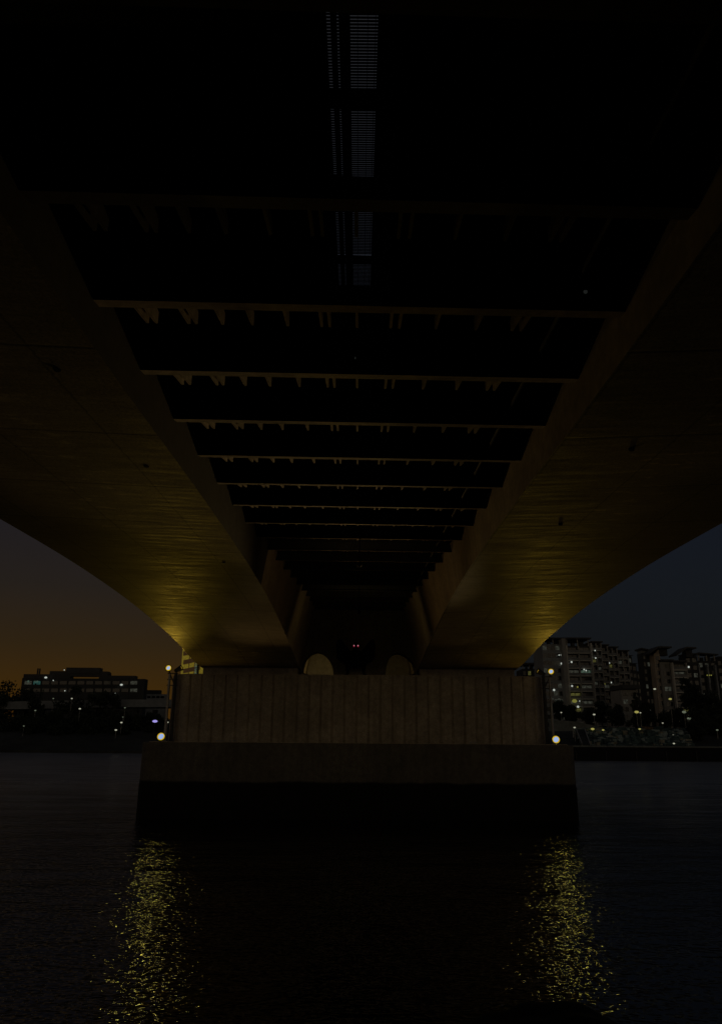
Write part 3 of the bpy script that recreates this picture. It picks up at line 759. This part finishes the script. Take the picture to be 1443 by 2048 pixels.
# small roofs left of block A, over the pier end
block(1043, 1072, 1338, 380, 14, 'low dark apartment roof just above the right end of the pier', wall='wall_dark', pitch=15, bays=3, lit={(1, 1): 'w_yel', (0, 1): 'w_yeldim'}, roof=roof_slab(2.0, .2, t=.9))
block(1074, 1084, 1340, 385, 14, 'narrow dark tower top squeezed between the low roof and the window wing', wall='wall_dark', pitch=15, bays=1, roof=roof_flat(.1, .2))
# block B
B1 = block(1283, 1304, 1306, 262, 5, 'narrow dark apartment wing left of the cream strip, under an upswept roof', wall='wall_dark', pitch=14.5, bays=3, roof=roof_mono(1.2, -1, .8))
B2 = block(1306, 1318, 1308, 258, 5, 'cream strip of apartment wall with one column of small square windows', wall='wall_cream', pitch=14.8, bays=1, roof=roof_mono(2.2, 1, .2, 'wall_cream'), pyb=1420)
B3 = block(1318, 1340, 1324, 257, 5, 'grey apartment wall with one column of wide windows', wall='wall_pale', pitch=15, bays=1, roof=roof_flat(.3))
bm = B()
for (xa, za), (xb, zb_) in (((1297, 1308), (1313, 1296)), ((1313, 1296), (1340, 1296.5))):
    p = P(xa, za, 255); q = P(xb, zb_, 255)
    loft(bm, [[(p.x, y, p.z), (q.x, y, q.z), (q.x, y, q.z + .5), (p.x, y, p.z + .5)] for y in (254, 261)])
p = P(1316, 1297, 259); q = P(1334, 1311, 259); box(bm, p.x, q.x, 259, 262, q.z, p.z)
obj('roof', bm, 'roofm', B3)
B4 = block(1340, 1367, 1326, 256, 5, 'apartment wing with stacked railed balconies right of the grey wall', wall='wall_dark', pitch=14.7, bays=1, kind='balcony', lit={(6, 0): 'w_yeldim'}, roof=roof_flat(.3))
B5 = block(1367, 1392, 1312, 262, 5, 'black apartment tower with a wedge roof right of the railed balconies', wall='wall_dark', pitch=15, bays=2, roof=roof_flat(.2))
bm = B()
for (xa, za), (xb, zb_) in (((1350, 1312), (1370, 1297)), ((1370, 1297), (1389, 1298))):
    p = P(xa, za, 255); q = P(xb, zb_, 255)
    loft(bm, [[(p.x, y, p.z), (q.x, y, q.z), (q.x, y, q.z + .5), (p.x, y, p.z + .5)] for y in (254, 261)])
p = P(1369, 1298, 259); q = P(1384, 1314, 259); box(bm, p.x, q.x, 259, 262, q.z, p.z)
obj('roof', bm, 'roofm', B5)
spotlit(B5, 1376, 1334, 259, .45, 'w_white')
B6 = block(1393, 1429, 1322, 268, 5, 'dark apartment block at the right with three small lit windows near its top', wall='wall_dark', pitch=15, bays=3, kind='window', roof=roof_slab(2.4, .4, t=.4, tilt=-.08))
for px in (1413, 1417.5, 1421): spotlit(B6, px, 1350.5, 266, .3, 'w_yel')
for k, (px, ) in enumerate(((1395,), (1412,), (1428,))):
    bm = B(); p = P(px, 1330, 267); box(bm, p.x - .25, p.x + .25, 266.4, 267.9, 6, p.z); obj('fin', bm, 'wall_grey', B6)
block(1431, 1475, 1318, 275, 5, 'dark apartment block cut off by the right edge of the photo', wall='wall_dark', pitch=15, bays=4, roof=roof_flat(.3))
block(1240, 1272, 1380, 240, 10, 'low pale house with a slab roof in front of the stepped blocks', cat='house', name='house', wall='wall_pale', pitch=15, bays=2, roof=roof_flat(.6, 1.2))

# left bank
LB = thing('office_building', 'wide dark office building with stepped roof and two flues against the orange sky', 'office building', (P(165, 1400, 330).x, 330, 8))
def pbox(root, name, px0, px1, pyt, pyb, D, dep, mat):
    a = P(px0, pyt, D); b = P(px1, pyb, D); bm = B(); box(bm, a.x, b.x, D, D + dep, b.z, a.z); return obj(name, bm, mat, root)
pbox(LB, 'wall', 45, 281, 1356, 1460, 330, 5, 'wall_dark')
for a in ((48, 140, 1348, 1360), (100, 215, 1342, 1353), (133, 199, 1335, 1347), (199, 216, 1345, 1360), (216, 270, 1351, 1360)):
    pbox(LB, 'roof', a[0], a[1], a[2], a[3], 331 + rnd.random(), 4, 'roofm')
for px in (75, 79): 
    p = P(px, 1349, 336); bm = B(); tube(bm, p, p + Vector((0, 0, 2.6)), .35, .35, 10); obj('flue', bm, 'dark_steel', LB)
for i in range(13):
    x = 50 + i * 17.6
    m = {0: 'w_faint', 1: 'w_teal', 12: 'w_faint', 9: 'curtain'}.get(i, 'pane')
    pbox(LB, 'window', x, x + 13, 1362, 1369, 329.9, .2, m)
    pbox(LB, 'window', x, x + 13, 1377, 1384, 329.9, .2, 'w_faint' if i in (12,) else 'pane')
for px, py, r in ((57, 1363, .7), (70, 1363, .5), (75, 1363, .55)): spotlit(LB, px, py, 329.5, r, 'w_green')
for px, py in ((92, 1355), (129, 1340), (243, 1369.5), (130, 1381.5), (231, 1387), (107, 1361)): spotlit(LB, px, py, 329.2, .55 if px in (92, 243) else .33, 'w_white', sx=1.6 if px in (92, 243) else 1)
LS = thing('office_building', 'small flat-roofed building between the wide office building and the lamp post', 'office building', (P(305, 1400, 360).x, 360, 8))
pbox(LS, 'wall', 284, 330, 1388, 1450, 360, 4, 'wall_grey'); pbox(LS, 'roof', 284, 320, 1380, 1388.5, 361, 3, 'wall_dark')
for k in range(5): pbox(LS, 'window', 286 + k * 9, 292 + k * 9, 1392, 1396, 359.9, .2, 'pane')
# yellow-lit tower behind the girder end
TW = thing('tower', 'yellow-lit banded tower peeping out under the left girder', 'tower', (P(395, 1345, 420).x, 420, 8))
a = P(367.5, 1270, 420); b = P(425, 1345, 420)
bm = B(); box(bm, a.x, b.x, 420, 445, 8, a.z); obj('wall', bm, 'tower_lit', TW)
for k in range(9):
    y = 1252 + k * 17.5
    p = P(367.5, y, 419); q = P(400, y - 7, 419); h = .0068 * 0 + 1.9
    bm = B(); loft(bm, [[(p.x - .1, yy, p.z - h), (q.x, yy, q.z - h), (q.x, yy, q.z + h * .2), (p.x - .1, yy, p.z + h * .2)] for yy in (418.6, 420.1)])
    obj('floor_band', bm, 'tower_band', TW)
for px in (377, 388):
    p = P(px, 1345, 419); bm = B(); box(bm, p.x - .1, p.x + .1, 418.4, 420.1, 8, a.z); obj('mullion', bm, 'tower_band', TW)
p = P(393.5, 1345, 416); q = P(399.5, 1300, 416); bm = B(); box(bm, p.x, q.x, 415, 418, 8, q.z); obj('stair_core', bm, 'wall_dark', TW)
bm = B()
for k in range(16):
    z0_ = P(391, 1347 - k * 3.4, 415).z; xx = P(388.5, 1345, 415).x; box(bm, xx, P(393.4, 1345, 415).x, 415, 417, z0_, z0_ + .38)
obj('stair_light', bm, 'w_green', TW)

# viaduct on the left bank
VD = thing('viaduct', 'low pale road viaduct running across the left bank in front of the office building', 'viaduct', (P(180, 1410, 250).x, 250, 8))
a = P(24, 1403, 250); b = P(348, 1403, 250); c_ = P(24, 1419, 250)
bm = B(); loft(bm, [[(x, 250, z - 2.4), (x, 250, z), (x, 262, z), (x, 262, z - 2.4)] for x, z in ((a.x - 60, a.z), (a.x, a.z), (P(240, 1401, 250).x, P(240, 1399, 250).z), (b.x, P(348, 1399, 250).z))])
obj('parapet', bm, 'wall_grey', VD)
for px in range(40, 350, 38):
    p = P(px, 1419, 252); bm = B(); box(bm, p.x - .6, p.x + .6, 254, 256, 6, p.z); obj('pillar', bm, 'wall_dark', VD)

# ------------------------------------------------------------------ trees
def tree(px, pyt, pyb, D, wpx, label, group, leaf='leaf', conical=False, seed=1, name='tree'):
    r = random.Random(seed); base = P(px, pyb, D); top = P(px, pyt, D)
    h = top.z - base.z; w = wpx * pxw(D) / 2
    t = thing(name, label, 'tree', base, group)
    bm = B(); tube(bm, base - Vector((0, 0, 1.5)), base + Vector((r.uniform(-.3, .3), 0, h * .75)), .05 * h * .4 + .08, .05, 8)
    limbs = []
    for i in range(7):
        a = r.uniform(0, 6.28); z = h * r.uniform(.3, .7)
        p = base + Vector((0, 0, z)); q = p + Vector((math.cos(a) * w * .7, math.sin(a) * w * .7, h * r.uniform(.08, .25)))
        tube(bm, p, q, .07, .03, 6); limbs.append(q)
    obj('trunk', bm, 'bark', t)
    bm = B(); n = 2600; cl = []
    for i in range(22):
        if conical:
            k = r.random() ** .8; a = r.uniform(0, 6.28); rr = w * (1 - k) * r.uniform(.3, 1)
            cl.append((Vector((math.cos(a) * rr, math.sin(a) * rr, h * (.15 + .82 * k))), w * .28 * (1.1 - k)))
        else:
            a = r.uniform(0, 6.28); k = r.uniform(-1, 1); rr = w * math.sqrt(max(0, 1 - k * k)) * r.uniform(.2, .85)
            cl.append((Vector((math.cos(a) * rr, math.sin(a) * rr, h * (.62 + .32 * k))), w * r.uniform(.25, .45)))
    for i in range(n):
        c0, rad = r.choice(cl); d = Vector((r.gauss(0, 1), r.gauss(0, 1), r.gauss(0, .7))).normalized() * rad * r.uniform(.4, 1.05)
        p = base + c0 + d
        s = r.uniform(.18, .4) * (D / 200); u = Vector((r.gauss(0, 1), r.gauss(0, 1), r.gauss(0, 1))).normalized() * s; v = u.orthogonal().normalized() * s * r.uniform(.5, 1)
        bm.faces.new([bm.verts.new(p + e) for e in (u, v, -u, -v)])
    obj('crown', bm, leaf, t)
    return t
LBT = 'trees along the left bank'
T = [(6, 1360, 1500, 260, 120), (40, 1368, 1500, 262, 80), (60, 1398, 1505, 240, 60), (98, 1424, 1505, 235, 60), (138, 1368, 1500, 245, 70), (175, 1384, 1505, 242, 66), (205, 1378, 1500, 246, 60), (236, 1424, 1505, 232, 60), (270, 1432, 1505, 230, 60), (300, 1426, 1505, 228, 52), (18, 1425, 1508, 228, 70), (328, 1440, 1505, 226, 46), (160, 1432, 1508, 226, 70), (200, 1440, 1508, 225, 64), (62, 1440, 1508, 224, 66), (240, 1455, 1508, 222, 60), (115, 1450, 1509, 222, 60), (-20, 1372, 1505, 250, 70)]
for i, a in enumerate(T): tree(*a, 'dark round-crowned tree on the left bank, merging with its neighbours', LBT, seed=10 + i)
RT = [(1118, 1402, 1450, 240, 34), (1146, 1412, 1452, 236, 34), (1178, 1420, 1455, 232, 36), (1205, 1404, 1457, 236, 40), (1236, 1412, 1460, 225, 44), (1278, 1424, 1462, 222, 40), (1296, 1404, 1462, 220, 36), (1330, 1426, 1464, 215, 42), (1362, 1418, 1466, 215, 44), (1398, 1372, 1470, 215, 60), (1430, 1384, 1470, 212, 54), (1384, 1345, 1466, 230, 36), (1448, 1405, 1480, 205, 60), (1408, 1420, 1485, 195, 60), (1436, 1432, 1490, 190, 50), (1395, 1442, 1490, 185, 40)]
for i, a in enumerate(RT): tree(*a, 'dark round-crowned tree below the apartment blocks, merging with its neighbours', 'trees below the apartment blocks', seed=60 + i)
tree(1276, 1382, 1462, 212, 44, 'spiky conical tree standing in front of the gap between the apartment groups', None, leaf='leaf2', conical=True, seed=99, name='conifer')

# ------------------------------------------------------------------ right bank: quay wall, walls, gangway, stone terraces
def qpx(px, py, D): return P(px, py, D)
QW = thing('quay_wall', 'long black quay wall along the right bank at the waterline', 'quay wall', (60, 165, 0))
bm = B(); box(bm, 12, 260, 165, 165.9, -2, P(1300, 1495, 165).z); obj('wall', bm, 'quay', QW)
bm = B(); box(bm, 12, 260, 164.9, 166.4, P(1300, 1495, 165).z + .003, P(1300, 1493, 165).z + .12); obj('coping', bm, 'quaytop', QW)
for k in range(24):
    x = 14 + k * 6.3; bm = B(); box(bm, x, x + .18, 164.78, 164.995, -.6, 2.0); obj('fender', bm, 'dark_steel', QW)
RW = thing('retaining_wall', 'pale retaining wall sloping down behind the right end of the pier', 'wall', (P(1150, 1450, 200).x, 200, 5))
bm = B(); loft(bm, [[(p.x, 200, 3), (p.x, 200, p.z), (p.x, 201, p.z), (p.x, 201, 3)] for p in (P(1098, 1440, 200), P(1150, 1443, 200), P(1206, 1455, 200))]); obj('wall', bm, 'quaytop', RW)
BW = thing('retaining_wall', 'brown retaining wall above the stone terraces under the street lamps', 'wall', (P(1330, 1460, 194).x, 194, 6))
bm = B(); loft(bm, [[(p.x, 194, 4), (p.x, 194, p.z), (p.x, 195, p.z), (p.x, 195, 4)] for p in (P(1285, 1453, 194), P(1345, 1458, 194), P(1405, 1461, 194))]); obj('wall', bm, 'brownwall', BW)
GW = thing('gangway', 'sloping gangway with pale handrails between the pier end and the stone terraces', 'gangway', (P(1165, 1480, 172).x, 172, 2.4))
for xa, xb in ((1151, 1163), (1168, 1179)):
    a = P(xa, 1457, 184); b = P(xb, 1487, 168); bm = B(); tube(bm, a, b, .13, .13, 6)
    for k in range(6): q = a + (b - a) * k / 5; tube(bm, q, q - Vector((0, 0, 1.0)), .06, .06, 6)
    obj('handrail', bm, 'wall_pale', GW)
a = [P(1151, 1461, 184), P(1168, 1461, 184), P(1179, 1491, 168), P(1163, 1491, 168)]
bm = B(); lo = [bm.verts.new(v) for v in a]; hi = [bm.verts.new(v + Vector((0, 0, .12))) for v in a]
bm.faces.new(lo); bm.faces.new(hi)
for i in range(4): bm.faces.new((lo[i], lo[(i + 1) % 4], hi[(i + 1) % 4], hi[i]))
obj('walkway', bm, 'soil', GW)
p = P(1145, 1458, 176); bm = B(); tube(bm, p, P(1146, 1475, 176), .16, .16, 8); obj('post', bm, 'wall_pale', GW)
# terraces of stone blocks (uncountable rubble)
for mi, mk in enumerate(('stone_a', 'stone_b', 'stone_c')):
    bm = B(); r = random.Random(5 + mi)
    for k in range(420 if mi == 1 else (110 if mi == 0 else 70)):
        f = r.random(); D = 168 + f * 22; x = P(r.uniform(1152 + 14 * (1 - f) , 1378), 1480, D).x
        z = 2.35 + max(0, (D - 172)) / 18 * 4.2 + r.uniform(-.2, .35)
        w = r.uniform(.4, 1.5); h = r.uniform(.25, .9)
        vs = box(bm, x - w / 2, x + w / 2, D - .5, D + .6, z - .4, z + h * .8)
        for v in vs: v.co += Vector((r.uniform(-.12, .12), r.uniform(-.12, .12), r.uniform(-.08, .08)))
    tag(obj('stone_terrace', bm, mk), ['pale green blocks scattered over the stepped bank above the quay', 'dark green stone blocks covering the stepped bank above the quay', 'tan blocks scattered over the stepped bank above the quay'][mi], 'rubble', kind='stuff')

# ------------------------------------------------------------------ street lamps
def street_lamp(px, py, pyb, D, r, mat, label, group=None, wide=1.3):
    p = P(px, py, D); b = P(px + (px - 722) * .008, pyb, D)
    t = thing('street_lamp', label, 'street lamp', (p.x, D, b.z), group)
    bm = B(); tube(bm, (p.x, D + .1, b.z - .3), (p.x, D + .1, p.z), .085, .06, 8); obj('pole', bm, 'wall_pale', t)
    bm = B(); r *= .8; ball(bm, p, r, wide, 1, .75, 10, 7); obj('lamp_head', bm, mat, t)
    bm = B(); tube(bm, p + Vector((0, 0, r * .7)), p + Vector((0, 0, r * 1.0)), r * .9, r * .3, 8); obj('cap', bm, 'dark_steel', t)
SL = [(1121.5, 1425, 1452, 205, .22, 'lamp_globe', 'street lamp nearest the pier, on the pale sloping wall'),
      (1187, 1429, 1449, 205, .33, 'lamp_globe', 'street lamp with small drooping head at the lower end of the pale wall'),
      (1148, 1455, 1480, 176, .25, 'lamp_globe', 'white lamp at the head of the gangway'),
      (1184, 1458, 1470, 186, .42, 'lamp_globe_y', 'wide yellow lamp low beside the gangway, above the blocks'),
      (1205, 1460, 1478, 184, .28, 'lamp_globe_y', 'short yellow lamp on a post among the stone blocks, nearest the gangway'),
      (1278, 1458, 1476, 184, .28, 'lamp_globe_y', 'short yellow lamp on a post among the stone blocks, below the conical tree'),
      (1272, 1424, 1458, 205, .55, 'lamp_globe_y', 'wide yellowish street lamp in front of the conical tree'),
      (1279.5, 1425.5, 1458, 206, .22, 'lamp_globe', 'small white street lamp right of the conical tree\'s yellowish lamp'),
      (1308, 1378, 1436, 205, .34, 'lamp_globe', 'tallest street lamp, in front of the cream strip of wall'),
      (1339, 1398, 1458, 200, .40, 'lamp_globe_y', 'tall yellowish street lamp before the railed balconies'),
      (1367, 1424, 1462, 196, .52, 'lamp_dim', 'dim wide-headed street lamp left of its lower dim twin'),
      (1377, 1437, 1462, 196, .50, 'lamp_dim', 'dim wide-headed street lamp, lower and right of its twin'),
      (1345, 1470.5, 1480, 182, .22, 'lamp_globe', 'small white path light on the bank, upper one of two'),
      (1346.5, 1487, 1494, 172, .24, 'lamp_globe', 'small white path light near the quay edge, lower one of two'),
      (1433, 1460, 1475, 180, .28, 'lamp_dim', 'small dim lamp under the dark trees at the right edge'),
      (1324, 1446, 1458, 196, .20, 'lamp_globe', 'small white lamp on the brown wall above the terraces')]
for a in SL: street_lamp(*a)
LL = [(160, 1417.5, 1440, 224, .33, 'lamp_globe', 'white street lamp beneath the middle of the viaduct'), (71, 1421, 1440, 224, .28, 'lamp_dim', 'dim flat lamp under the viaduct at far left'),
      (250, 1415.5, 1440, 224, .24, 'lamp_dim', 'dim lamp under the viaduct near its right end'), (144, 1397, 1420, 236, .27, 'lamp_globe', 'small lamp above the viaduct, right of another small one'),
      (107, 1397, 1420, 236, .24, 'lamp_dim', 'small dim lamp above the viaduct at the left'), (243, 1445, 1465, 218, .32, 'lamp_globe', 'round white lamp under the right part of the viaduct, upper of a close pair'),
      (232, 1460, 1478, 216, .34, 'lamp_globe', 'round white lamp among the left bank trees, lower of a close pair'), (246, 1434, 1445, 220, .18, 'lamp_dim', 'tiny dim lamp above the close pair of white lamps'),
      (335.5, 1444.5, 1470, 215, .26, 'lamp_globe', 'small white lamp seen between the poles of the left lamp post'), (48, 1452, 1470, 214, .22, 'lamp_dim', 'tiny dim lamp low in the trees at far left')]
for a in LL: street_lamp(*a)
p = P(310, 1442.5, 205)
t = thing('floodlight', 'violet-tinted floodlight on a pole at the left bank, beside the pier', 'floodlight', (p.x, 205, 2))
bm = B(); tube(bm, (p.x, 205.2, 1), (p.x, 205.2, p.z), .1, .08, 8); obj('pole', bm, 'dark_steel', t)
bm = B(); ball(bm, p, .55, 1.25, .6, .6, 10, 7); obj('lens', bm, 'w_purple', t)
bm = B(); tube(bm, p + Vector((0, .3, 0)), p + Vector((0, .7, .1)), .5, .3, 10); obj('housing', bm, 'dark_steel', t)

# ------------------------------------------------------------------ sky and dusk light
w = bpy.data.worlds.new('World'); sc.world = w; w.use_nodes = True
nt = w.node_tree; bg = nt.nodes['Background']
tc = N(nt, 'ShaderNodeTexCoord'); sp = N(nt, 'ShaderNodeSeparateXYZ'); L(nt, tc.outputs['Generated'], sp.inputs[0])
def ramp(pts, src):
    r = N(nt, 'ShaderNodeValToRGB'); e = r.color_ramp.elements
    while len(e) > 1: e.remove(e[-1])
    e[0].position = pts[0][0]; e[0].color = (*srgb(*pts[0][1]), 1)
    for p_, c_ in pts[1:]:
        q = e.new(p_); q.color = (*srgb(*c_), 1)
    L(nt, src, r.inputs[0]); return r
left = ramp([(0, (68, 42, 8)), (.05, (56, 37, 9)), (.11, (43, 32, 17)), (.18, (34, 29, 25)), (.27, (29, 27, 31)), (.5, (28, 29, 35)), (.75, (33, 34, 37)), (1, (36, 37, 40))], sp.outputs['Z'])
right = ramp([(0, (18, 19, 20)), (.10, (19, 21, 23)), (.17, (20, 23, 27)), (.27, (19, 23, 31)), (.5, (26, 30, 38)), (.75, (33, 34, 37)), (1, (36, 37, 40))], sp.outputs['Z'])
mr = N(nt, 'ShaderNodeMapRange'); mr.interpolation_type = 'SMOOTHSTEP'
mr.inputs[1].default_value = -.22; mr.inputs[2].default_value = .2; L(nt, sp.outputs['X'], mr.inputs[0])
mix = N(nt, 'ShaderNodeMix', data_type='RGBA'); L(nt, mr.outputs[0], mix.inputs['Factor']); L(nt, left.outputs[0], mix.inputs['A']); L(nt, right.outputs[0], mix.inputs['B'])
# city glow low in the sky behind the viewer
gl_ = ramp([(0, (142, 125, 102)), (.10, (115, 101, 83)), (.22, (56, 50, 43)), (.45, (32, 32, 34)), (.75, (33, 34, 37)), (1, (36, 37, 40))], sp.outputs['Z'])
my = N(nt, 'ShaderNodeMapRange'); my.interpolation_type = 'SMOOTHSTEP'; my.inputs[1].default_value = .1; my.inputs[2].default_value = -.6; L(nt, sp.outputs['Y'], my.inputs[0])
mix2 = N(nt, 'ShaderNodeMix', data_type='RGBA'); L(nt, my.outputs[0], mix2.inputs['Factor']); L(nt, mix.outputs['Result'], mix2.inputs['A']); L(nt, gl_.outputs[0], mix2.inputs['B'])
cn = N(nt, 'ShaderNodeTexNoise', Scale=3.0, Detail=6.0); L(nt, tc.outputs['Generated'], cn.inputs['Vector'])
cm = N(nt, 'ShaderNodeMapRange'); cm.inputs[1].default_value = .3; cm.inputs[2].default_value = .7; cm.inputs[3].default_value = .93; cm.inputs[4].default_value = 1.07; L(nt, cn.outputs['Fac'], cm.inputs[0])
sc_ = N(nt, 'ShaderNodeVectorMath', operation='SCALE'); L(nt, mix2.outputs['Result'], sc_.inputs[0]); L(nt, cm.outputs[0], sc_.inputs['Scale'])
sky = N(nt, 'ShaderNodeTexSky'); sky.sky_type = 'NISHITA'; sky.sun_disc = False; sky.sun_elevation = R(-4); sky.sun_rotation = R(-62)
ss = N(nt, 'ShaderNodeVectorMath', operation='SCALE'); ss.inputs['Scale'].default_value = .002; L(nt, sky.outputs[0], ss.inputs[0])
ad = N(nt, 'ShaderNodeVectorMath', operation='ADD'); L(nt, sc_.outputs[0], ad.inputs[0]); L(nt, ss.outputs[0], ad.inputs[1])
L(nt, ad.outputs[0], bg.inputs['Color']); bg.inputs['Strength'].default_value = 1.0

sd = bpy.data.lights.new('afterglow', 'SUN'); sd.energy = .006; sd.angle = R(25); sd.color = (1, .7, .4)
so = bpy.data.objects.new('afterglow', sd); C.objects.link(so)
so.matrix_world = Vector((.85, -.45, -.12)).to_track_quat('-Z', 'Y').to_matrix().to_4x4()

sc.view_settings.view_transform = 'Standard'; sc.view_settings.look = 'None'; sc.view_settings.exposure = 0
